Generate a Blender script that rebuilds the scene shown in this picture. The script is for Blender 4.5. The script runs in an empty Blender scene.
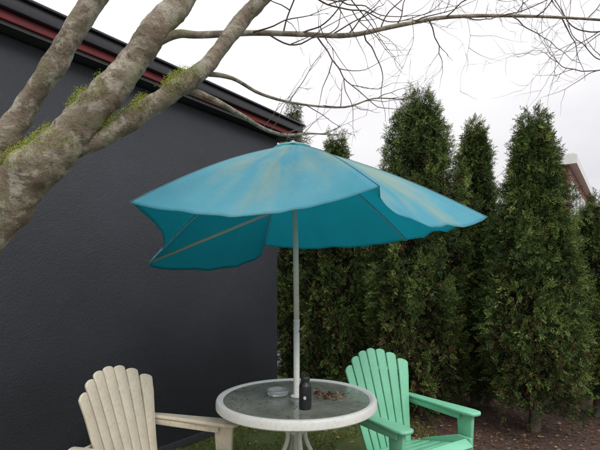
import bpy, math, random
import numpy as np
from mathutils import Vector, Matrix, noise as mn
random.seed(7); np.random.seed(7)
scene=bpy.context.scene
COL=scene.collection

# ---------------------------------------------------------------- helpers
def mat(name):
    m=bpy.data.materials.new(name); m.use_nodes=True
    nt=m.node_tree; nt.nodes.clear()
    out=nt.nodes.new('ShaderNodeOutputMaterial')
    return m,nt,out
def ramp(nt,fac,stops):
    r=nt.nodes.new('ShaderNodeValToRGB'); e=r.color_ramp.elements
    while len(e)<len(stops): e.new(0.5)
    for i,(p,c) in enumerate(stops):
        e[i].position=p; e[i].color=(c[0],c[1],c[2],1)
    nt.links.new(fac,r.inputs[0]); return r.outputs[0]
def noise(nt,vec,scale,detail=6,rough=.6,dist=0):
    n=nt.nodes.new('ShaderNodeTexNoise'); n.inputs['Scale'].default_value=scale
    n.inputs['Detail'].default_value=detail; n.inputs['Roughness'].default_value=rough
    n.inputs['Distortion'].default_value=dist
    if vec: nt.links.new(vec,n.inputs['Vector'])
    return n.outputs['Fac']
def mixc(nt,f,a,b):
    m=nt.nodes.new('ShaderNodeMix'); m.data_type='RGBA'
    for s,v in ((m.inputs[0],f),(m.inputs[6],a),(m.inputs[7],b)):
        if isinstance(v,(int,float)): s.default_value=v
        elif isinstance(v,tuple): s.default_value=(v[0],v[1],v[2],1)
        else: nt.links.new(v,s)
    return m.outputs[2]
def princ(nt,out,color,rough=.6,bump=None,bstr=.3,bdist=.01,**kw):
    p=nt.nodes.new('ShaderNodeBsdfPrincipled')
    if isinstance(color,tuple): p.inputs['Base Color'].default_value=(*color,1)
    else: nt.links.new(color,p.inputs['Base Color'])
    if isinstance(rough,(int,float)): p.inputs['Roughness'].default_value=rough
    else: nt.links.new(rough,p.inputs['Roughness'])
    for k,v in kw.items(): p.inputs[k.replace('_',' ')].default_value=v
    if bump is not None:
        b=nt.nodes.new('ShaderNodeBump'); b.inputs['Strength'].default_value=bstr
        b.inputs['Distance'].default_value=bdist
        nt.links.new(bump,b.inputs['Height']); nt.links.new(b.outputs[0],p.inputs['Normal'])
    nt.links.new(p.outputs[0],out.inputs[0]); return p
def objco(nt): return nt.nodes.new('ShaderNodeTexCoord').outputs['Object']

def simple(name,c,rough=.5,var=.25,scale=8,dirt=(.2,.17,.12),dirtamt=.3,**kw):
    m,nt,out=mat(name); co=objco(nt)
    n1=noise(nt,co,scale); n2=noise(nt,co,scale*9,4)
    dark=tuple(x*(1-var) for x in c)
    col=ramp(nt,n1,[(.3,dark),(.7,c)])
    f=ramp(nt,n2,[(.5,(0,0,0)),(.8,(dirtamt,)*3)])
    col=mixc(nt,f,col,dirt)
    princ(nt,out,col,rough,bump=n2,bstr=.12,bdist=.004,**kw); return m

def mesh_obj(name,verts,faces,material=None,parent=None,smooth=False):
    me=bpy.data.meshes.new(name); me.from_pydata([tuple(v) for v in verts],[],faces); me.update()
    o=bpy.data.objects.new(name,me); COL.objects.link(o)
    if material: me.materials.append(material)
    if smooth:
        for p in me.polygons: p.use_smooth=True
    if parent: o.parent=parent
    return o
def empty(name,loc=(0,0,0),rz=0):
    e=bpy.data.objects.new(name,None); COL.objects.link(e); e.location=loc; e.rotation_euler=(0,0,rz)
    e.empty_display_size=.1; return e
def bevel(o,w,seg=2):
    b=o.modifiers.new('bev','BEVEL'); b.width=w; b.segments=seg; b.limit_method='ANGLE'; b.angle_limit=math.radians(35)
    for p in o.data.polygons: p.use_smooth=True
    return o
def box(name,c0,c1,material,parent=None,bev=0):
    x0,y0,z0=c0;x1,y1,z1=c1
    v=[(x0,y0,z0),(x1,y0,z0),(x1,y1,z0),(x0,y1,z0),(x0,y0,z1),(x1,y0,z1),(x1,y1,z1),(x0,y1,z1)]
    f=[(0,3,2,1),(4,5,6,7),(0,1,5,4),(1,2,6,5),(2,3,7,6),(3,0,4,7)]
    o=mesh_obj(name,v,f,material,parent)
    if bev: bevel(o,bev)
    return o
def prism(name,outline,origin,u,v,thick,material,parent=None,bev=0,warp=None):
    u=Vector(u).normalized(); v=Vector(v).normalized(); n=u.cross(v); O=Vector(origin)
    k=len(outline)
    vs=[O+u*a+v*b-n*thick/2 for a,b in outline]+[O+u*a+v*b+n*thick/2 for a,b in outline]
    fs=[tuple(reversed(range(k))),tuple(range(k,2*k))]+[(i,(i+1)%k,(i+1)%k+k,i+k) for i in range(k)]
    if warp: vs=[warp(p) for p in vs]
    o=mesh_obj(name,vs,fs,material,parent)
    if bev: bevel(o,bev)
    return o
def catmull(P,R,sub=5):
    P=[Vector(p) for p in P]; out=[];ro=[]
    for i in range(len(P)-1):
        p0=P[max(i-1,0)];p1=P[i];p2=P[i+1];p3=P[min(i+2,len(P)-1)]
        for j in range(sub):
            t=j/sub
            out.append(.5*((2*p1)+(p2-p0)*t+(2*p0-5*p1+4*p2-p3)*t*t+(3*p1-p0-3*p2+p3)*t**3))
            ro.append(R[i]*(1-t)+R[i+1]*t)
    out.append(P[-1]);ro.append(R[-1]); return out,ro
class Tubes:
    def __init__(s): s.v=[];s.f=[]
    def add(s,P,R,n=8,gn=0,sub=5,smooth=True):
        if smooth and len(P)>2: P,R=catmull(P,R,sub)
        else: P=[Vector(p) for p in P]
        base=len(s.v); up=Vector((0,0,1)); prev=None
        for i,p in enumerate(P):
            t=(P[min(i+1,len(P)-1)]-P[max(i-1,0)]).normalized()
            if prev is None:
                a=t.cross(up)
                if a.length<.1: a=t.cross(Vector((1,0,0)))
                a.normalize()
            else:
                a=(prev-t*prev.dot(t)).normalized()
            prev=a; b=t.cross(a)
            for k in range(n):
                th=2*math.pi*k/n; d=a*math.cos(th)+b*math.sin(th)
                r=R[i]
                if gn:
                    q=p+d*r
                    r*=1+gn*mn.noise(q*9)+gn*.6*mn.noise(q*26)+gn*.35*mn.noise(q*70)
                s.v.append(p+d*r)
        for i in range(len(P)-1):
            for k in range(n):
                a0=base+i*n+k;a1=base+i*n+(k+1)%n
                s.f.append((a0,a1,a1+n,a0+n))
        s.f.append(tuple(base+k for k in reversed(range(n))))
        L=base+(len(P)-1)*n; s.f.append(tuple(L+k for k in range(n)))
    def obj(s,name,material,parent=None): return mesh_obj(name,s.v,s.f,material,parent,True)
def tube(name,P,R,material,parent=None,n=14,smooth=True,sub=6):
    T=Tubes(); 
    if isinstance(R,(int,float)): R=[R]*len(P)
    T.add(P,R,n=n,smooth=smooth,sub=sub); return T.obj(name,material,parent)
def lathe(name,prof,loc,material,parent=None,n=32):
    v=[];f=[]
    for r,z in prof:
        for k in range(n):
            a=2*math.pi*k/n; v.append((loc[0]+r*math.cos(a),loc[1]+r*math.sin(a),loc[2]+z))
    for i in range(len(prof)-1):
        for k in range(n):
            a=i*n+k;b=i*n+(k+1)%n; f.append((a,b,b+n,a+n))
    f.append(tuple(reversed(range(n)))); L=(len(prof)-1)*n; f.append(tuple(L+k for k in range(n)))
    o=mesh_obj(name,v,f,material,parent,True)
    m=o.modifiers.new('es','EDGE_SPLIT'); m.split_angle=math.radians(40); return o

# ---------------------------------------------------------------- camera, world
cam_d=bpy.data.cameras.new('camera'); cam=bpy.data.objects.new('camera',cam_d); COL.objects.link(cam)
cam.location=(0,0,1.42); cam.rotation_euler=(math.radians(90),0,0)
cam_d.lens=27.18; cam_d.sensor_width=36; cam_d.shift_y=.085; cam_d.clip_end=1000
scene.camera=cam
w=bpy.data.worlds.new('World'); scene.world=w; w.use_nodes=True; nt=w.node_tree; nt.nodes.clear()
wo=nt.nodes.new('ShaderNodeOutputWorld'); bg=nt.nodes.new('ShaderNodeBackground')
sky=nt.nodes.new('ShaderNodeTexSky'); sky.sky_type='NISHITA'; sky.sun_disc=False
sky.sun_elevation=math.radians(42); sky.sun_rotation=math.radians(150)
tc=nt.nodes.new('ShaderNodeTexCoord'); mp=nt.nodes.new('ShaderNodeMapping'); mp.inputs['Scale'].default_value=(1,1,2.6)
nt.links.new(tc.outputs['Generated'],mp.inputs[0])
nz=noise(nt,mp.outputs[0],2.3,5,.5,.4)
sp=nt.nodes.new('ShaderNodeSeparateXYZ'); nt.links.new(tc.outputs['Generated'],sp.inputs[0])
cl=ramp(nt,nz,[(.3,(.63,.63,.66)),(.52,(.73,.715,.73)),(.72,(.80,.785,.775))])
gz=nt.nodes.new('ShaderNodeMath'); gz.operation='POWER'; gz.inputs[1].default_value=2.6
mxz=nt.nodes.new('ShaderNodeMath'); mxz.operation='MAXIMUM'; mxz.inputs[1].default_value=0; nt.links.new(sp.outputs[2],mxz.inputs[0]); nt.links.new(mxz.outputs[0],gz.inputs[0])
gs=nt.nodes.new('ShaderNodeMath'); gs.operation='MULTIPLY_ADD'; gs.inputs[1].default_value=28.0; gs.inputs[2].default_value=12.4; nt.links.new(gz.outputs[0],gs.inputs[0])
sc=nt.nodes.new('ShaderNodeVectorMath'); sc.operation='SCALE'
nt.links.new(gs.outputs[0],sc.inputs['Scale'])
nt.links.new(cl,sc.inputs[0])
mx=mixc(nt,.95,sky.outputs[0],sc.outputs[0])
nt.links.new(mx,bg.inputs[0]); bg.inputs[1].default_value=.1
nt.links.new(bg.outputs[0],wo.inputs[0])
sd=bpy.data.lights.new('sun','SUN'); sd.energy=1.3; sd.angle=math.radians(20); sd.color=(1,.97,.92)
so=bpy.data.objects.new('sun',sd); COL.objects.link(so)
so.rotation_euler=(math.radians(48),0,math.radians(30)); so.location=(0,0,20)
scene.view_settings.view_transform='Standard'; scene.view_settings.look='None'; scene.view_settings.exposure=0

# ---------------------------------------------------------------- materials
m_wall,nt,out=mat('charcoal_stucco'); co=objco(nt)
n1=noise(nt,co,1.2,5); n2=noise(nt,co,75,8,.7); n3=noise(nt,co,9,6,.65)
c=ramp(nt,n1,[(.3,(.026,.029,.036)),(.7,(.037,.040,.050))])
c=mixc(nt,ramp(nt,n3,[(.55,(0,0,0)),(.8,(.3,)*3)]),c,(.055,.057,.065))
add=nt.nodes.new('ShaderNodeMath'); add.operation='MULTIPLY_ADD'; add.inputs[1].default_value=.6; nt.links.new(n3,add.inputs[0]); nt.links.new(n2,add.inputs[2])
princ(nt,out,c,.62,bump=add.outputs[0],bstr=.6,bdist=.012)
m_blk=simple('black_roof_metal',(.018,.018,.022),.45,.2,4,(.06,.05,.05),.4)
m_red=simple('red_trim',(.19,.016,.02),.5,.3,5,(.05,.02,.02),.4)
m_soff=simple('soffit',(.035,.035,.04),.7)
m_brick,nt,out=mat('red_brick'); co=objco(nt)
br=nt.nodes.new('ShaderNodeTexBrick'); br.inputs['Scale'].default_value=4; br.inputs['Color1'].default_value=(.25,.07,.05,1); br.inputs['Color2'].default_value=(.18,.055,.045,1); br.inputs['Mortar'].default_value=(.3,.27,.24,1)
nt.links.new(co,br.inputs[0]); princ(nt,out,br.outputs[0],.85)
m_redsid=simple('faded_red_siding',(.25,.095,.085),.8,.2,3)
m_white=simple('white_paint',(.72,.72,.69),.4,.12,6,(.33,.31,.25),.4)
m_cream=simple('cream_resin',(.70,.63,.50),.45,.13,5,(.35,.30,.2),.45)
m_mint=simple('mint_resin',(.20,.56,.36),.42,.14,5,(.2,.33,.22),.45)
m_glassw=simple('window_glass',(.05,.06,.07),.1,.2)
m_pale=simple('pale_siding',(.6,.58,.56),.7,.1,3)

m_gnd,nt,out=mat('mossy_mulch_ground'); co=objco(nt)
sx=nt.nodes.new('ShaderNodeSeparateXYZ'); nt.links.new(co,sx.inputs[0])
na=noise(nt,co,1.6,6,.65); nb=noise(nt,co,22,8,.75); nc=noise(nt,co,90,6,.7)
mulch=ramp(nt,nb,[(.3,(.02,.012,.009)),(.5,(.075,.042,.03)),(.62,(.14,.08,.055)),(.8,(.22,.15,.11))])
moss=ramp(nt,nc,[(.3,(.03,.042,.012)),(.5,(.08,.115,.028)),(.75,(.15,.19,.05))])
mm=nt.nodes.new('ShaderNodeMath'); mm.operation='MULTIPLY_ADD'; mm.inputs[1].default_value=-.45; mm.inputs[2].default_value=.42; nt.links.new(sx.outputs[0],mm.inputs[0])
m2=nt.nodes.new('ShaderNodeMath'); m2.operation='ADD'; nt.links.new(mm.outputs[0],m2.inputs[0]); nt.links.new(na,m2.inputs[1])
msk=ramp(nt,m2.outputs[0],[(.5,(0,0,0)),(.7,(1,1,1))])
c=mixc(nt,msk,mulch,moss)
princ(nt,out,c,.95,bump=nb,bstr=.9,bdist=.03)

m_asph=simple('asphalt',(.06,.06,.062),.9,.2,3,(.12,.12,.12),.5)
m_conc=simple('concrete',(.42,.40,.38),.9,.2,3,(.2,.19,.17),.5)

m_bark,nt,out=mat('lichen_bark'); co=objco(nt)
n1=noise(nt,co,7,8,.7,.6); n2=noise(nt,co,38,7,.7); n3=noise(nt,co,15,7,.7,.5); n4=noise(nt,co,9,5,.6)
c=ramp(nt,n1,[(.28,(.12,.09,.062)),(.48,(.24,.19,.14)),(.7,(.34,.285,.225))])
c=mixc(nt,ramp(nt,n3,[(.50,(0,0,0)),(.58,(.7,)*3)]),c,(.48,.45,.37))
c=mixc(nt,ramp(nt,n4,[(.53,(0,0,0)),(.66,(.6,)*3)]),c,(.22,.25,.12))
c=mixc(nt,ramp(nt,n2,[(.54,(0,0,0)),(.70,(.85,)*3)]),c,(.06,.045,.03))
geo=nt.nodes.new('ShaderNodeNewGeometry'); sz=nt.nodes.new('ShaderNodeSeparateXYZ'); nt.links.new(geo.outputs['Normal'],sz.inputs[0])
mu=nt.nodes.new('ShaderNodeMath'); mu.operation='MULTIPLY'; nt.links.new(sz.outputs[2],mu.inputs[0]); nt.links.new(noise(nt,co,5,5),mu.inputs[1])
c=mixc(nt,ramp(nt,mu.outputs[0],[(.32,(0,0,0)),(.46,(.8,)*3)]),c,(.15,.18,.045))
bb=nt.nodes.new('ShaderNodeMath'); bb.operation='ADD'; nt.links.new(n2,bb.inputs[0]); nt.links.new(n3,bb.inputs[1])
princ(nt,out,c,.9,bump=bb.outputs[0],bstr=1,bdist=.014)
m_twig=simple('twig_bark',(.12,.085,.068),.85,.4,9,(.24,.22,.17),.5)
def foliage(name,stops):
    m,nt,out=mat(name)
    at=nt.nodes.new('ShaderNodeAttribute'); at.attribute_name='tint'
    c=ramp(nt,at.outputs['Fac'],stops)
    d=nt.nodes.new('ShaderNodeBsdfPrincipled'); d.inputs['Roughness'].default_value=.7; d.inputs['Specular IOR Level'].default_value=.15
    nt.links.new(c,d.inputs[0]); nt.links.new(d.outputs[0],out.inputs[0])
    return m
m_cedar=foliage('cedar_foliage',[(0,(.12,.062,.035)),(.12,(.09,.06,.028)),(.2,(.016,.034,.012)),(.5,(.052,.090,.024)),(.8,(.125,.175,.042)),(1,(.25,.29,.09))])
m_mossb=foliage('moss_tufts',[(0,(.09,.11,.012)),(.5,(.23,.29,.03)),(1,(.37,.41,.06))])
m_leafl=foliage('dead_leaves',[(0,(.06,.03,.018)),(.5,(.17,.09,.045)),(.8,(.29,.17,.09)),(1,(.40,.29,.17))])

# ---------------------------------------------------------------- ground, street
g=mesh_obj('ground',[(-300,-300,0),(300,-300,0),(300,300,0),(-300,300,0)],[(0,1,2,3)],m_gnd)
mesh_obj('street',[(-60,9.2,.004),(80,9.2,.004),(80,16.5,.004),(-60,16.5,.004)],[(0,1,2,3)],m_asph)
sw=box('sidewalk',(-60,6.9,-.1),(80,8.85,.05),m_conc,None,.01)
box('kerb',(-60,8.9,-.1),(80,9.1,.12),m_conc,None,.02)
mesh_obj('street_marking',[(-60,12.8,.008),(80,12.8,.008),(80,12.95,.008),(-60,12.95,.008)],[(0,1,2,3)],m_white)

# ---------------------------------------------------------------- dark building
bld=empty('dark_stucco_building')
U=Vector((.595,.804,0)); Nn=Vector((.804,-.595,0)); C0=Vector((-.23,4.75,0))
def obox(name,s0,s1,n0,n1,z0,z1,m,bev=0,parent=bld):
    v=[]
    for z in (z0,z1):
        for s,n in ((s0,n0),(s1,n0),(s1,n1),(s0,n1)): 
            p=C0+U*s+Nn*n; v.append((p.x,p.y,z))
    f=[(0,1,2,3),(7,6,5,4),(0,4,5,1),(1,5,6,2),(2,6,7,3),(3,7,4,0)]
    o=mesh_obj(name,v,f,m,parent)
    if bev: bevel(o,bev)
    return o
obox('wall',-9,0,-7,0,-.1,2.86,m_wall,.02)
obox('plinth',-9.003,.003,-7,.012,-.1,.07,m_soff,.004)
obox('soffit',-9,.12,-7,.10,2.862,2.885,m_soff)
obox('red_trim_board',-9,.13,-7,.115,2.887,2.94,m_red,.004)
obox('roof_fascia',-9,.24,-7,.15,2.942,3.02,m_blk,.006)
obox('roof_edge_flashing',-9,.26,-7,.17,3.022,3.04,m_blk,.004)
obox('wall_hook',-3.05,-3.02,.001,.02,1.19,1.215,m_white,.004)

# ---------------------------------------------------------------- background buildings
def house(name,p0,p1,depth,h,mw,nw,floors,trim=.35):
    e=empty(name); p0=Vector((*p0,0));p1=Vector((*p1,0)); u=(p1-p0); L=u.length; u.normalize(); n=Vector((u.y,-u.x,0))
    if n.y>0: n=-n
    def ob(nm,s0,s1,n0,n1,z0,z1,m):
        v=[]
        for z in (z0,z1):
            for s,q in ((s0,n0),(s1,n0),(s1,n1),(s0,n1)):
                p=p0+u*s+n*q; v.append((p.x,p.y,z))
        mesh_obj(nm,v,[(0,1,2,3),(7,6,5,4),(0,4,5,1),(1,5,6,2),(2,6,7,3),(3,7,4,0)],m,e)
    ob('walls',0,L,-depth,0,-.1,h,mw)
    ob('cornice',-.3,L+.3,-depth-.3,.3,h+.01,h+trim,m_white)
    ob('roof_cap',-.2,L+.2,-depth-.2,.2,h+trim+.01,h+trim+.08,m_pale)
    for f in range(floors):
        z=.9+f*(h/floors)
        for i in range(nw):
            s=(i+.5)*L/nw
            ob('window_frame',s-.65,s+.65,.004,.08,z-.1,z+1.6,m_white)
            ob('window_glass',s-.52,s+.52,.09,.1,z,z+1.48,m_glassw)
    return e
house('red_house',(11.9,20),(25,38),2.2,6.3,m_redsid,12,2,.4)
house('brick_building',(-2,19),(5.5,19),6,3.6,m_brick,4,1)
house('pale_building',(6.6,24),(9.0,24),6,6.2,m_pale,2,2,.4)

# ---------------------------------------------------------------- arborvitae
def spray_templates():
    T=[]
    for k in range(14):
        V=[];F=[];TO=[]
        def leaf(b0,d,l,w,off,wp):
            d=d/np.linalg.norm(d); pr=np.cross(d,wp); pr/=max(np.linalg.norm(pr),1e-5)
            b=len(V)
            V.extend([b0,b0+d*l*.55+pr*w,b0+d*l+np.array([0,0,-.03]),b0+d*l*.55-pr*w])
            F.append((b,b+1,b+2,b+3)); TO.extend([off-.08,off,off+.12,off])
        cv=random.uniform(.1,.5); n=8
        for i in range(n):
            z=i/n*.85
            base=np.array([random.uniform(-.02,.02),cv*z*z,z])
            for s in (-1,1):
                if random.random()<.1: continue
                d=np.array([s*random.uniform(.5,1.0),cv*z*1.5+random.gauss(0,.3),random.uniform(.5,1.0)])
                leaf(base,d,(.48-.30*i/n)*random.uniform(.6,1.25),random.uniform(.028,.043),random.gauss(0,.11),np.array([random.gauss(0,.45),1,random.gauss(0,.45)]))
        leaf(np.array([0,cv*.6,.8]),np.array([0,cv,.8]),.28,.04,.1,np.array([0,1,.1]))
        T.append((np.array(V,dtype=np.float32),np.array(F,dtype=np.int32),np.array(TO,dtype=np.float32)))
    return T
TPL=spray_templates()
def build_cards(name,items,material,parent=None):
    vs=[];fs=[];ts=[];off=0
    for ti,M,p,t in items:
        if isinstance(ti,int):
            V,F,TO=TPL[ti]; tt=t+TO*(1 if t>.19 else .25)
            if t>.19: tt=np.maximum(tt,.18)
        else:
            V,F=ti; tt=np.full(len(V),t,dtype=np.float32)+V[:,2]*.1-.05
        vs.append(V@M.T+p); fs.append(F+off); off+=len(V); ts.append(tt)
    V=np.concatenate(vs).astype(np.float32);F=np.concatenate(fs); T=np.concatenate(ts).astype(np.float32)
    me=bpy.data.meshes.new(name); me.vertices.add(len(V)); me.vertices.foreach_set('co',V.ravel())
    me.loops.add(F.size); me.loops.foreach_set('vertex_index',F.ravel().astype(np.int32))
    me.polygons.add(len(F)); me.polygons.foreach_set('loop_start',np.arange(0,F.size,4,dtype=np.int32))
    me.update(calc_edges=True)
    a=me.attributes.new('tint','FLOAT','POINT'); a.data.foreach_set('value',T)
    me.materials.append(material)
    o=bpy.data.objects.new(name,me); COL.objects.link(o)
    if parent: o.parent=parent
    return o
def frame(zdir,ydir):
    z=zdir/np.linalg.norm(zdir); y=ydir-z*np.dot(ydir,z); y/=max(np.linalg.norm(y),1e-5); x=np.array([y[1]*z[2]-y[2]*z[1],y[2]*z[0]-y[0]*z[2],y[0]*z[1]-y[1]*z[0]])
    return np.stack([x,y,z],axis=1)
def arbor(x,y,h,R,z0=.25,nb=170,seed=1,spc=54,pw=2.4,bot=.6,top=.8):
    rng=random.Random(seed)
    e=empty('arborvitae_tree',(x,y,0))
    T=Tubes()
    T.add([(0,0,-.05),(.02,.01,.5),(-.02,0,1.2),(0,0,h*.65),(0,0,h*.93)],[.05,.04,.034,.022,.005],n=9,gn=.25)
    if rng.random()<.8: T.add([(.03,0,-.05),(.09,.04,.5),(.10,.05,1.3),(.07,.03,h*.7)],[.03,.026,.02,.006],n=7,gn=.25)
    items=[]
    for i in range(nb):
        u=(i+rng.random())/nb
        z=z0+(h-z0)*(1-(1-u)**.82)*.97
        q=(z-z0)/(h-z0)
        prof=(min(1,bot+q*1.3))*max(0,(1-q**pw))**top
        a=i*2.399+rng.uniform(-.5,.5)
        lump=1+.30*mn.noise(Vector((math.cos(a)*1.5,math.sin(a)*1.5,z*1.7+seed*7)))
        r=R*prof*lump*rng.uniform(.56,1.0)
        cx,cy=r*math.cos(a),r*math.sin(a)
        ch=rng.uniform(.15,.30)*(1-.45*q); cr=rng.uniform(.06,.10)*(1-.35*q)
        T.add([(0,0,max(.2,z-.22-r*.4)),(cx*.6,cy*.6,z-.16),(cx,cy,z)],[.010,.007,.003],n=4,sub=2)
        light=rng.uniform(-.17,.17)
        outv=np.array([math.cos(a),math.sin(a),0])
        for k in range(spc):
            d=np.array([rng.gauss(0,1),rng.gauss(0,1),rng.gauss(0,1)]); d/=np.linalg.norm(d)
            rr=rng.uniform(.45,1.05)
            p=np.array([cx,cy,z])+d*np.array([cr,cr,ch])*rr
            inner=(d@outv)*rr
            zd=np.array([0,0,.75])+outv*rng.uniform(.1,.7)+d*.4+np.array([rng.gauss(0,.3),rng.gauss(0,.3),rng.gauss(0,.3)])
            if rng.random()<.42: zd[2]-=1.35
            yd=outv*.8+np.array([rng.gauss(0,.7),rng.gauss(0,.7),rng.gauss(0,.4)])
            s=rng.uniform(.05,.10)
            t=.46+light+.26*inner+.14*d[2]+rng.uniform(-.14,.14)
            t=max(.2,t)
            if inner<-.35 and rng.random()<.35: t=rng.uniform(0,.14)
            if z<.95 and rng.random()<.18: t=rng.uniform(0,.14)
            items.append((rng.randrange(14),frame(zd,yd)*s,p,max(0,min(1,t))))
    for k in range(int(nb*14)):
        q=rng.random(); z=z0+(h*.93-z0)*q; a=rng.uniform(0,6.28)
        prof=(min(1,bot+q*1.3))*max(0,(1-q**pw))**top
        r=R*prof*rng.uniform(.15,.72)
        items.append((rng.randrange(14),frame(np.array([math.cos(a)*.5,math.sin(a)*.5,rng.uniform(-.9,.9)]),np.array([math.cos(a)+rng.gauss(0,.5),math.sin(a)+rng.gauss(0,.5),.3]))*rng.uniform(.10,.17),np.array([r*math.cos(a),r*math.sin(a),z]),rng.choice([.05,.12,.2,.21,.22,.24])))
    T.obj('trunk_and_branches',m_twig,e)
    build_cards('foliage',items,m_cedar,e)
    return e
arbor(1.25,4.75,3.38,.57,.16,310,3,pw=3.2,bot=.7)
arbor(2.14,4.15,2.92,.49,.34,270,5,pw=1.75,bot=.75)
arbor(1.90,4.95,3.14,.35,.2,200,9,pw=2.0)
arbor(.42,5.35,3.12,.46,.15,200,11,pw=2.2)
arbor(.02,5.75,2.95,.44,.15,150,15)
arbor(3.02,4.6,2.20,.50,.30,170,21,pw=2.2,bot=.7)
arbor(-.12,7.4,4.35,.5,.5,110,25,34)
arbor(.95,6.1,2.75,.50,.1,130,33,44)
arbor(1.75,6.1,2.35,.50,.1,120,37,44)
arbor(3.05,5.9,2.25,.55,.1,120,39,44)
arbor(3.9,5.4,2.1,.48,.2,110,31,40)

# ---------------------------------------------------------------- deciduous tree
tree=empty('deciduous_tree')
T=Tubes()
A=[(-1.78,1.62,-.05),(-1.76,1.62,.45),(-1.62,1.6,.92),(-1.38,1.6,1.27),(-1.20,1.6,1.49),(-1.06,1.6,1.66),(-.93,1.6,1.80),(-.838,1.65,1.93),(-.728,1.65,2.06),(-.638,1.7,2.21),(-.555,1.7,2.335),(-.475,1.75,2.466),(-.378,1.8,2.68),(-.252,1.9,3.04),(-.1,2.0,3.5)]
T.add(A,[.17,.14,.12,.105,.095,.085,.078,.066,.055,.05,.05,.05,.045,.04,.03],n=28,gn=.2,sub=12)
B=[(-1.22,1.62,1.62),(-1.17,1.68,1.78),(-1.11,1.7,1.93),(-1.01,1.7,2.08),(-.90,1.7,2.25),(-.80,1.7,2.418),(-.694,1.72,2.605),(-.56,1.75,2.87),(-.5,1.8,3.3)]
T.add(B,[.055,.05,.044,.041,.04,.039,.036,.032,.02],n=20,gn=.2,sub=12)
Cb=[(-.93,1.62,1.86),(-.824,1.67,1.90),(-.7125,1.7,1.955),(-.60,1.7,2.03),(-.4875,1.7,2.105),(-.375,1.72,2.20),(-.29,1.75,2.323),(-.212,1.75,2.42),(-.12,1.75,2.52),(.041,1.85,2.79),(.3,2.0,3.05),(.8,2.3,3.3),(1.4,2.6,3.45)]
T.add(Cb,[.05,.044,.036,.034,.034,.031,.029,.028,.026,.022,.016,.012,.007],n=20,gn=.2,sub=12)
D=[(-.46,1.7,2.13),(-.40,1.74,2.125),(-.318,1.8,2.107),(-.2365,1.95,2.102),(-.162,2.1,2.10),(-.07,2.3,2.135),(.05,2.48,2.20),(.22,2.62,2.235)]
T.add(D,[.022,.015,.012,.010,.009,.008,.005,.003],n=8,gn=.15)
E=[(-.55,1.7,2.30),(-.47,1.74,2.35),(-.397,1.8,2.378),(-.21,1.9,2.44),(0,2.05,2.515),(.243,2.2,2.59),(.519,2.35,2.722),(.828,2.5,2.85),(1.311,2.7,2.97),(1.92,2.9,3.06),(2.6,3.1,3.12)]
T.add(E,[.024,.016,.0135,.012,.0115,.0115,.0115,.0105,.009,.007,.004],n=9,gn=.12)
F_=[(-.375,1.73,2.195),(-.278,1.85,2.228),(-.168,2.0,2.222),(0,2.2,2.255),(.2385,2.4,2.315),(.42,2.55,2.42),(.62,2.7,2.47)]
T.add(F_,[.012,.008,.0065,.0055,.005,.004,.002],n=7,gn=.1)
trunk=T.obj('trunk_and_limbs',m_bark,tree)
TW=Tubes()
rt=random.Random(42)
def twig(p,d,L,r,depth):
    pts=[p.copy()];rs=[r]; n=max(4,int(L/.05)); q=p.copy(); dd=d.normalized()
    kids=[]
    for i in range(n):
        dd=(dd+Vector((rt.gauss(0,.20),rt.gauss(0,.16),rt.gauss(.03,.20)))).normalized()
        q=q+dd*(L/n); pts.append(q.copy()); rs.append(r*(1-.75*(i+1)/n))
        if depth>0 and rt.random()<.45 and i>0: kids.append((q.copy(),dd.copy(),L*rt.uniform(.25,.55),rs[-1]*.8))
    TW.add(pts,rs,n=4 if r<.003 else 5,sub=2)
    for k,d0,l,rr in kids:
        side=Vector((rt.gauss(0,1),rt.gauss(0,.8),rt.gauss(0,1))).normalized()
        twig(k,(d0*.8+side*.75),l,max(rr,.0011),depth-1)
def along(P,t):
    P=[Vector(p) for p in P]; x=t*(len(P)-1); i=min(int(x),len(P)-2); return P[i].lerp(P[i+1],x-i),(P[i+1]-P[i]).normalized()
for k in range(22):
    t=.30+.68*k/21; p,d=along(E,t)
    dirs=Vector((rt.uniform(.3,1),rt.uniform(-.3,.6),rt.choice([-1,1])*rt.uniform(.25,.7)))
    if dirs.z<0: dirs.z*=.7
    twig(p,dirs,rt.uniform(.3,.75),.0040,2)
for k in range(9):
    t=.45+.53*k/8; p,d=along(F_,t)
    twig(p,Vector((rt.uniform(.2,1),rt.uniform(-.2,.4),rt.uniform(-.1,.75))),rt.uniform(.2,.42),.0026,2)
for k in range(9):
    t=.55+.43*k/8; p,d=along(D,t)
    twig(p,Vector((rt.uniform(.3,1),rt.uniform(0,.4),rt.uniform(.05,.8))),rt.uniform(.12,.35),.0020,2)
for k in range(10):
    t=.70+.28*k/9; p,d=along(Cb,t)
    twig(p,Vector((rt.uniform(.3,1),rt.uniform(-.1,.5),rt.uniform(-.9,.05))),rt.uniform(.4,.9),.0042,2)
twig(Vector((2.1,2.95,3.05)),Vector((-.9,.1,-.45)),.95,.005,2)
twig(Vector((2.3,3.0,2.75)),Vector((-1,.1,-.15)),1.0,.005,2)
twig(Vector((2.3,3.2,2.95)),Vector((-1,.0,-.4)),1.1,.004,2)
twig(Vector((.1,1.9,2.75)),Vector((1,.3,-.35)),.8,.005,2)
TW.obj('twigs',m_twig,tree)
bladeV=np.array([(-.12,0,0),(.12,0,0),(.07,.1,.6),(0,.25,1)],dtype=np.float32); bladeF=np.array([(0,1,2,3)],dtype=np.int32)
items=[]
spots=[(Vector(c),r) for c,r in [((-.46,1.66,2.15),.085),((-.78,1.60,2.09),.07),((-1.0,1.53,1.87),.11),((-.88,1.56,1.93),.07),((-1.08,1.53,1.78),.12),((-1.2,1.55,1.68),.12),((-.61,1.66,2.07),.055),((-.72,1.66,1.99),.055)]]
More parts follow.
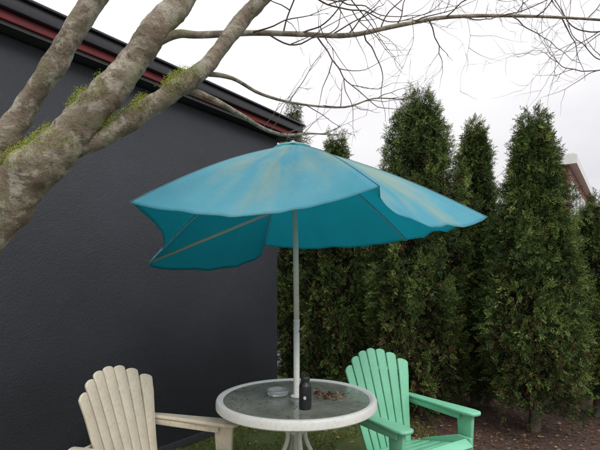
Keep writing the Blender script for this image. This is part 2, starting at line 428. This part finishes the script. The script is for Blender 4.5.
for vtx in trunk.data.vertices:
    p=vtx.co; n=vtx.normal
    if n.z<-.35: continue
    best=0
    for c,r in spots:
        dd=(p-c).length
        if dd<r*1.3: best=max(best,1-dd/(r*1.3))
    if best<=0: continue
    m_=best*1.1+1.0*mn.noise(p*15)+.22*n.z+.35*mn.noise(p*45)
    if m_<.40: continue
    hgt=min(1,(m_-.40)*2.0)
    for k in range(28):
        q=p+Vector((rt.gauss(0,.007),rt.gauss(0,.007),rt.gauss(0,.007)))+n*rt.uniform(-.002,.014*hgt)
        nn=np.array(n)+np.array([rt.gauss(0,.9),rt.gauss(0,.9),rt.gauss(0,.8)])
        items.append(((bladeV*np.array([1.8,1,1],dtype=np.float32),bladeF),frame(nn,np.array([rt.gauss(0,1),rt.gauss(0,1),.3]))*rt.uniform(.003,.006),np.array(q),max(0,min(1,.35+.3*n.z+.3*hgt+rt.uniform(-.3,.2)))))
build_cards('moss',items,m_mossb,tree)

# ---------------------------------------------------------------- ground litter
leafV=np.array([(0,0,0),(.45,.5,.12),(0,1,.05),(-.45,.5,.1)],dtype=np.float32); leafF=np.array([(0,1,2,3)],dtype=np.int32)
items=[]
for k in range(12000):
    y=3.2+6*random.random()**1.4; x=random.uniform(-1.2,5.5)
    if x<.7 and random.random()<.75: continue
    if y>6.8: continue
    a=random.uniform(0,6.28)
    n=np.array([random.gauss(0,.25),random.gauss(0,.25),1.]); ax=np.array([math.cos(a),math.sin(a),random.gauss(0,.2)])
    M=frame(n,ax); s=random.uniform(.012,.045)
    items.append(((leafV,leafF),M*np.array([s*random.uniform(.3,1),s,s]),np.array([x,y,.006+.015*random.random()]),random.random()))
build_cards('fallen_leaves',items,m_leafl)
items=[]
for k in range(30000):
    y=3.3+2.4*random.random(); x=random.uniform(-1.5,1.4)
    if mn.noise(Vector((x*1.5,y*1.5,3)))+ (.35-.4*x)<.0: continue
    items.append(((bladeV,bladeF),frame(np.array([random.gauss(0,.5),random.gauss(0,.5),1]),np.array([random.gauss(0,1),random.gauss(0,1),0]))*random.uniform(.012,.032),np.array([x,y,0.0]),random.uniform(0,.8)))
m_grass=foliage('ground_moss',[(0,(.05,.065,.015)),(.5,(.15,.19,.035)),(1,(.27,.31,.08))])
build_cards('moss_ground_cover',items,m_grass)

# ---------------------------------------------------------------- table
TX,TY=-.02,2.64; TZ=.72
tb=empty('patio_table',(TX,TY,0))
lathe('rim',[(.422,TZ-.008),(.43,TZ-.002),(.445,TZ+.004),(.458,TZ),(.464,TZ-.012),(.464,TZ-.045),(.457,TZ-.052),(.425,TZ-.052),(.421,TZ-.03),(.422,TZ-.008)],(0,0,0),m_white,tb,64)
mg,nt,out=mat('hammered_glass'); co=objco(nt)
nz=noise(nt,co,60,3); nz2=noise(nt,co,5,6,.7); nz3=noise(nt,co,30,6,.75)
c=ramp(nt,nz2,[(.35,(.19,.20,.17)),(.6,(.30,.31,.275)),(.75,(.42,.42,.37))])
c=mixc(nt,ramp(nt,nz3,[(.52,(0,0,0)),(.7,(.6,)*3)]),c,(.12,.13,.08))
p=princ(nt,out,c,.14,bump=nz,bstr=.4,bdist=.003)
p.inputs['Transmission Weight'].default_value=.25; p.inputs['IOR'].default_value=1.5
v=[(0,0,TZ-.006)]+[(.4215*math.cos(2*math.pi*k/64),.4215*math.sin(2*math.pi*k/64),TZ-.006) for k in range(64)]
v+=[(x,y,TZ-.012) for x,y,z in v]
f=[(0,1+k,1+(k+1)%64) for k in range(64)]+[(65,66+(k+1)%64,66+k) for k in range(64)]
mesh_obj('glass_top',v,f,mg,tb)
for i in range(4):
    a=math.radians(20+90*i); ca,sa=math.cos(a),math.sin(a)
    P=[(.435*ca,.435*sa,TZ-.05),(.36*ca,.36*sa,.655),(.16*ca,.16*sa,.60),(.06*ca,.06*sa,.53),(.075*ca,.075*sa,.42),(.2*ca,.2*sa,.22),(.36*ca,.36*sa,.05),(.40*ca,.40*sa,.013)]
    tube('leg_%d'%(i+1),P,.0135,m_white,tb)
    lathe('foot_%d'%(i+1),[(.016,0),(.02,.003),(.02,.02),(.014,.024)],(.40*ca,.40*sa,0),m_blk,tb,12)
lathe('centre_collar',[(.028,.50),(.04,.505),(.042,.51),(.042,.55),(.04,.56),(.028,.565)],(0,0,0),m_white,tb,24)
lathe('umbrella_grommet',[(.022,TZ-.004),(.035,TZ-.003),(.036,TZ+.004),(.026,TZ+.010),(.0215,TZ+.010)],(0,0,0),m_white,tb,24)

# ---------------------------------------------------------------- umbrella
um=empty('patio_umbrella')
AX=Vector((-.042,2.64,2.185))
tube('pole_lower',[(TX,TY,.04),(TX,TY,1.16)],.0180,m_white,um,18,False)
tube('pole_upper',[(TX,TY,1.162),(TX-.005,TY,1.6),(AX.x,AX.y,2.15)],.0165,m_white,um,18,False)
lathe('pole_joint',[(.0182,1.155),(.0190,1.157),(.0190,1.165),(.017,1.167)],(TX,TY,0),m_white,um,20)
tube('crank_knob',[(TX+.016,TY-.01,1.10),(TX+.032,TY-.02,1.10)],.005,m_blk,um,10,False)
lathe('base',[(.22,0.0),(.225,.02),(.21,.045),(.10,.06),(.03,.075),(.028,.24),(.0215,.245)],(TX,TY,.002),m_blk,um,40)
Vtx=[(.29,1.65,1.748),(.98,2.37,1.729),(.80,3.37,1.688),(-.29,3.63,1.665),(-.98,2.91,1.498),(-.735,1.95,1.738)]
Vtx=[Vector(v) for v in Vtx]
SAG=[(.095,.05,.5),(.02,.05,.9),(.045,.04,.8),(.12,.03,.5),(.0,.12,.8),(.080,.03,.75)]
SK=[.8,1,1,.62,1,1]
def rib(i,t):
    p=AX.lerp(Vtx[i],t); bow=.04 if i!=4 else .01
    p.z+=bow*math.sin(math.pi*min(1,t)); 
    if i==4: p.z+=.06*math.sin(math.pi*t)
    return p
nt_,ns_=44,40
verts=[];faces=[]
for i in range(6):
    j=(i+1)%6; b0=len(verts)
    for a in range(nt_+1):
        t=.045+.955*a/nt_
        for s_ in range(ns_+1):
            s=s_/ns_
            p=rib(i,t).lerp(rib(j,t),s)
            dz,di,pw=SAG[i]
            k=math.sin(math.pi*s**SK[i])**pw if 0<s<1 else 0
            p.z-=dz*k*t**2.2
            inw=(AX-p); inw.z=0; inw.normalize()
            p+=inw*di*k*t**3
            edge=math.sin(math.pi*s) if 0<s<1 else 0
            w1=mn.noise(Vector((s*5,t*2.2,i*5))); w2=mn.noise(Vector((s*15+t*3,t*2.5,i*9)))
            p.z+=edge*(.016*mn.noise(Vector((p.x*5,p.y*5,i)))+.016*w1*t+.007*w2*t)
            p.z+=.003*t**3*(math.sin(s*40+6*t)*math.exp(-s*7)+math.sin((1-s)*40+6*t)*math.exp(-(1-s)*7))*(1 if 0<s<1 else 0)
            verts.append(p)
    for a in range(nt_):
        for s_ in range(ns_):
            q=b0+a*(ns_+1)+s_; faces.append((q,q+ns_+1,q+ns_+2,q+1))
def fabric(name,top):
    m,nt,out=mat(name); co=objco(nt)
    n1=noise(nt,co,3.2,7,.65,.3); n2=noise(nt,co,45,5,.7); 
    if top:
        c=ramp(nt,noise(nt,co,1.8,4),[(.3,(.075,.30,.40)),(.7,(.115,.365,.455))])
        sub=nt.nodes.new('ShaderNodeVectorMath'); sub.operation='SUBTRACT'; sub.inputs[1].default_value=(AX.x,AX.y,AX.z); nt.links.new(co,sub.inputs[0])
        nrm=nt.nodes.new('ShaderNodeVectorMath'); nrm.operation='NORMALIZE'; nt.links.new(sub.outputs[0],nrm.inputs[0])
        st=noise(nt,nrm.outputs[0],4.5,6,.6,.15)
        vd=nt.nodes.new('ShaderNodeVectorMath'); vd.operation='DISTANCE'; vd.inputs[1].default_value=(.18,2.4,2.1); nt.links.new(co,vd.inputs[0])
        s1=nt.nodes.new('ShaderNodeMath'); s1.operation='MULTIPLY_ADD'; s1.inputs[1].default_value=-.34; s1.inputs[2].default_value=.12; nt.links.new(vd.outputs['Value'],s1.inputs[0])
        s2=nt.nodes.new('ShaderNodeMath'); s2.operation='ADD'; nt.links.new(s1.outputs[0],s2.inputs[0]); nt.links.new(st,s2.inputs[1])
        s3=nt.nodes.new('ShaderNodeMath'); s3.operation='MULTIPLY_ADD'; s3.inputs[1].default_value=.6; nt.links.new(n1,s3.inputs[0]); nt.links.new(s2.outputs[0],s3.inputs[2])
        f=ramp(nt,s3.outputs[0],[(.66,(0,0,0)),(.95,(.65,)*3)])
        c=mixc(nt,f,c,(.36,.40,.27))
        c=mixc(nt,ramp(nt,noise(nt,co,2.4,6,.6),[(.48,(0,0,0)),(.80,(.3,)*3)]),c,(.27,.45,.49))
        c=mixc(nt,ramp(nt,n2,[(.55,(0,0,0)),(.8,(.3,)*3)]),c,(.10,.2,.19))
    else:
        c=ramp(nt,n1,[(.3,(.015,.25,.33)),(.7,(.025,.32,.40))])
    d=nt.nodes.new('ShaderNodeBsdfPrincipled'); d.inputs['Roughness'].default_value=.85; d.inputs['Specular IOR Level'].default_value=.15
    t=nt.nodes.new('ShaderNodeBsdfTranslucent'); ms=nt.nodes.new('ShaderNodeMixShader'); ms.inputs[0].default_value=.30 if top else .55
    b=nt.nodes.new('ShaderNodeBump'); b.inputs['Strength'].default_value=.4; b.inputs['Distance'].default_value=.010
    wv=noise(nt,co,7,6,.6,.5)
    nt.links.new(wv,b.inputs['Height']); nt.links.new(b.outputs[0],d.inputs['Normal'])
    nt.links.new(c,d.inputs[0]); 
    if top: t.inputs[0].default_value=(.08,.58,.68,1)
    else: t.inputs[0].default_value=(.2,.88,.97,1)
    nt.links.new(d.outputs[0],ms.inputs[1]); nt.links.new(t.outputs[0],ms.inputs[2]); nt.links.new(ms.outputs[0],out.inputs[0])
    return m
mt=fabric('faded_teal_canvas',True); mb=fabric('teal_canvas_underside',False)
can=mesh_obj('canopy',verts,faces,mt,um,True); can.data.materials.append(mb)
me=can.data
import bmesh
bm=bmesh.new(); bm.from_mesh(me); bmesh.ops.remove_doubles(bm,verts=bm.verts,dist=.0008); bm.faces.ensure_lookup_table()
if sum(f.normal.z for f in bm.faces)<0: bmesh.ops.reverse_faces(bm,faces=bm.faces)
bm.to_mesh(me); bm.free()
for p in me.polygons: p.use_smooth=True
sl=can.modifiers.new('sol','SOLIDIFY'); sl.thickness=.002; sl.offset=-1; sl.material_offset=1; sl.material_offset_rim=1
TS=Tubes()
for i in range(6):
    TS.add([rib(i,.06+.94*k/10)+Vector((0,0,.0005)) for k in range(11)],[.0020]*11,n=5,smooth=False)
m_seam=simple('seam_thread',(.12,.30,.38),.8)
TS.obj('canopy_seams',m_seam,um)
vs=[];fs=[]
K=24
for r,z in ((0,.004),(.035,.002),(.06,-.006),(.09,-.016),(.115,-.030)):
    for k in range(K):
        a=2*math.pi*k/K
        vs.append((AX.x+r*math.cos(a),AX.y+r*math.sin(a),AX.z+z+.006))
for q in range(4):
    for k in range(K):
        fs.append((q*K+k,q*K+(k+1)%K,(q+1)*K+(k+1)%K,(q+1)*K+k))
mesh_obj('crown_cap',vs,fs,mt,um,True)
lathe('finial',[(.012,.004),(.018,.008),(.016,.018),(.004,.024)],(AX.x,AX.y,AX.z),m_white,um,14)
RT=Tubes()
for i in range(6):
    RT.add([rib(i,.03+.96*k/10)+Vector((0,0,-.012)) for k in range(11)],[.0040]*11,n=6,smooth=False)
run=Vector((-.026,2.64,1.85))
for i in range(6):
    e_=rib(i,.5)+Vector((0,0,-.014)) if i!=4 else rib(4,.965)+Vector((.01,-.004,-.012))
    RT.add([run,e_],[.0105,.0105] if i==4 else [.006,.006],n=8,smooth=False)
RT.obj('ribs_and_struts',m_white,um)
lathe('runner',[(.018,-.03),(.03,-.025),(.032,.01),(.024,.03),(.018,.03)],tuple(run),m_white,um,18)
DB=Tubes()
for k in range(20):
    a=rt.uniform(0,6.28); p=Vector((AX.x+.02+rt.uniform(-.06,.08),AX.y-.03+rt.uniform(-.05,.05),AX.z+.010+rt.uniform(0,.02)))
    q=p+Vector((math.cos(a)*.05,math.sin(a)*.03,rt.uniform(-.012,.025))); DB.add([p,(p+q)/2+Vector((0,0,.006)),q],[.002,.0016,.001],n=4,sub=2)
DB.obj('fallen_twigs_on_umbrella',m_twig)

# ---------------------------------------------------------------- chairs
def chair(x,y,facing,material,sc=1.0):
    e=empty('adirondack_chair',(x,y,0),facing-math.pi/2); e.scale=(sc,sc,sc)
    vdir=Vector((0,-.30,.954)); O=Vector((0,-.20,.26))
    def warp(p): return Vector((p.x,p.y+.55*p.x*p.x*max(0,min(1,(p.z-.3)/.4)),p.z))
    nsl=7; H=.69
    for i in range(nsl):
        c0=(i-(nsl-1)/2)*.060; c1=(i-(nsl-1)/2)*.0865
        wb,wt=.0258,.0385
        ht=H-.011*abs(i-3)**2.0
        sl_=-.10*(i-3)
        ol=[]
        nseg=6
        for k in range(nseg+1):
            q=k/nseg; ol.append((c0+wb+(c1+wt-c0-wb)*q,(ht+sl_*wt)*q*.975))
        for a in (25,50,75,90,105,130,155):
            ca=math.cos(math.radians(a))
            ol.append((c1+wt*ca*.97,(ht+sl_*wt*ca)*.975+.017*math.sin(math.radians(a))))
        for k in range(nseg+1):
            q=1-k/nseg; ol.append((c0-wb+(c1-wt-c0+wb)*q,(ht-sl_*wt)*q*.975))
        prism('back_slat_%d'%(i+1),ol,O,(1,0,0),vdir,.016,material,e,.004,warp)
    for nm,h0,wd in (('back_rail_lower',.30,.22),('back_rail_upper',.54,.26)):
        pts=[(-wd,h0-.025),(-wd/2,h0-.025),(0,h0-.025),(wd/2,h0-.025),(wd,h0-.025),(wd,h0+.025),(wd/2,h0+.025),(0,h0+.025),(-wd/2,h0+.025),(-wd,h0+.025)]
        prism(nm,pts,O+Vector((0,-.022,-.006)),(1,0,0),vdir,.018,material,e,.004,warp)
    prism('arm_crossbar',[(-.33,-.022),(.33,-.022),(.33,.022),(-.33,.022)],(0,-.335,.522),(1,0,0),(0,0,1),.02,material,e,.005)
    for i in range(6):
        q=i/5; yy=.26-.44*q; zz=.375-.115*q**.9
        prism('seat_slat_%d'%(i+1),[(-.25,-.036),(.25,-.036),(.25,.036),(-.25,.036)],(0,yy,zz),(1,0,0),(0,1,.24 if i else -.6),.018,material,e,.005)
    for s in (-1,1):
        ol=[(.0,-.37),(.035,-.36),(.045,-.2),(.055,0),(.065,.14),(.068,.22),(.06,.265),(.03,.285),(-.01,.285),(-.04,.27),(-.05,.22),(-.045,.1),(-.03,-.1),(-.025,-.3),(-.02,-.365)]
        ol=[(a*1.0 if s>0 else -a,b) for a,b in ol]
        if s<0: ol=ol[::-1]
        prism('arm_%s'%('left' if s<0 else 'right'),ol,(s*.305,0,.553),(1,0,0),(0,1,.0),.024,material,e,.009)
        prism('arm_skirt_outer',[(-.34,-.03),(.21,-.035),(.21,.012),(-.34,.012)],(s*.340,0,.528),(0,1,0),(0,0,1),.014,material,e,.004)
        prism('arm_skirt_inner',[(-.34,-.02),(.16,-.03),(.16,.012),(-.34,.012)],(s*.288,0,.528),(0,1,0),(0,0,1),.012,material,e,.004)
        prism('front_leg',[(-.045,-.54),(.03,-.54),(.05,-.1),(.055,0),(-.07,0),(-.06,-.12)],(s*.315,.19,.538),(0,1,0),(0,0,1),.03,material,e,.008)
        prism('side_rail',[(-.47,.0),(-.39,.0),(-.10,.20),(.26,.33),(.26,.40),(.16,.40),(-.14,.29)],(s*.275,0,0),(0,1,0),(0,0,1),.024,material,e,.006)
    prism('front_apron',[(-.30,-.05),(.30,-.05),(.30,.03),(-.30,.03)],(0,.245,.34),(1,0,0),(0,0,1),.02,material,e,.005)
    return e
chair(-.72,2.46,math.radians(-18),m_cream,.985)
chair(.72,2.93,math.radians(-57),m_mint,.98)

# ---------------------------------------------------------------- things on the table
bt=empty('water_bottle',(.028,2.41,TZ-.005)); bt.scale=(.95,.95,.92)
m_bot=simple('matte_black_metal',(.012,.013,.016),.35,.2,8,(.05,.05,.05),.3)
lathe('body',[(.030,0),(.034,.003),(.035,.01),(.035,.128),(.033,.138),(.024,.150),(.0215,.153),(.0215,.158)],(0,0,0),m_bot,bt)
lathe('cap',[(.0245,.159),(.0255,.161),(.0255,.182),(.023,.186),(.012,.187)],(0,0,0),m_blk,bt)
tube('cap_loop',[(-.018,0,.185),(-.017,0,.198),(0,0,.206),(.017,0,.198),(.018,0,.185)],.0035,m_blk,bt,8)
m_mark=simple('white_print',(.6,.6,.6),.5)
v=[];f=[]
for zi,(z,w_) in enumerate(((.060,.10),(.066,.22),(.074,.22),(.080,.10))):
    for k in range(5):
        a=math.radians(-95)+w_*(k/4-.5)*2; v.append((.0354*math.cos(a),.0354*math.sin(a),z))
for r in range(3):
    for k in range(4): f.append((r*5+k,r*5+k+1,(r+1)*5+k+1,(r+1)*5+k))
mesh_obj('label_mark',v,f,m_mark,bt)
mgl,nt,out=mat('clear_glass'); p=princ(nt,out,(.8,.85,.85),.08); p.inputs['Transmission Weight'].default_value=.8
lathe('glass_ashtray',[(.05,0),(.062,.004),(.068,.03),(.066,.034),(.060,.033),(.054,.012),(.02,.008),(.002,.008)],(-.13,2.68,TZ-.004),mgl,None,10)
items=[]
for k in range(90):
    a=random.uniform(0,6.28)
    x=.155+random.gauss(0,.045); y=2.66+random.gauss(0,.05)
    items.append(((leafV,leafF),frame(np.array([random.gauss(0,.7),random.gauss(0,.7),1.]),np.array([math.cos(a),math.sin(a),.2]))*random.uniform(.012,.03),np.array([x,y,TZ-.003+random.random()*.02]),random.random()*.7))
for k in range(220):
    a=random.uniform(0,6.28); r=.40*math.sqrt(random.random())
    b=random.uniform(0,6.28)
    items.append(((leafV,leafF),frame(np.array([random.gauss(0,.2),random.gauss(0,.2),1.]),np.array([math.cos(a),math.sin(a),.1]))*random.uniform(.004,.014),np.array([TX+r*math.cos(b),TY+r*math.sin(b),TZ-.004]),random.random()*.6))
build_cards('leaf_debris',items,m_leafl)
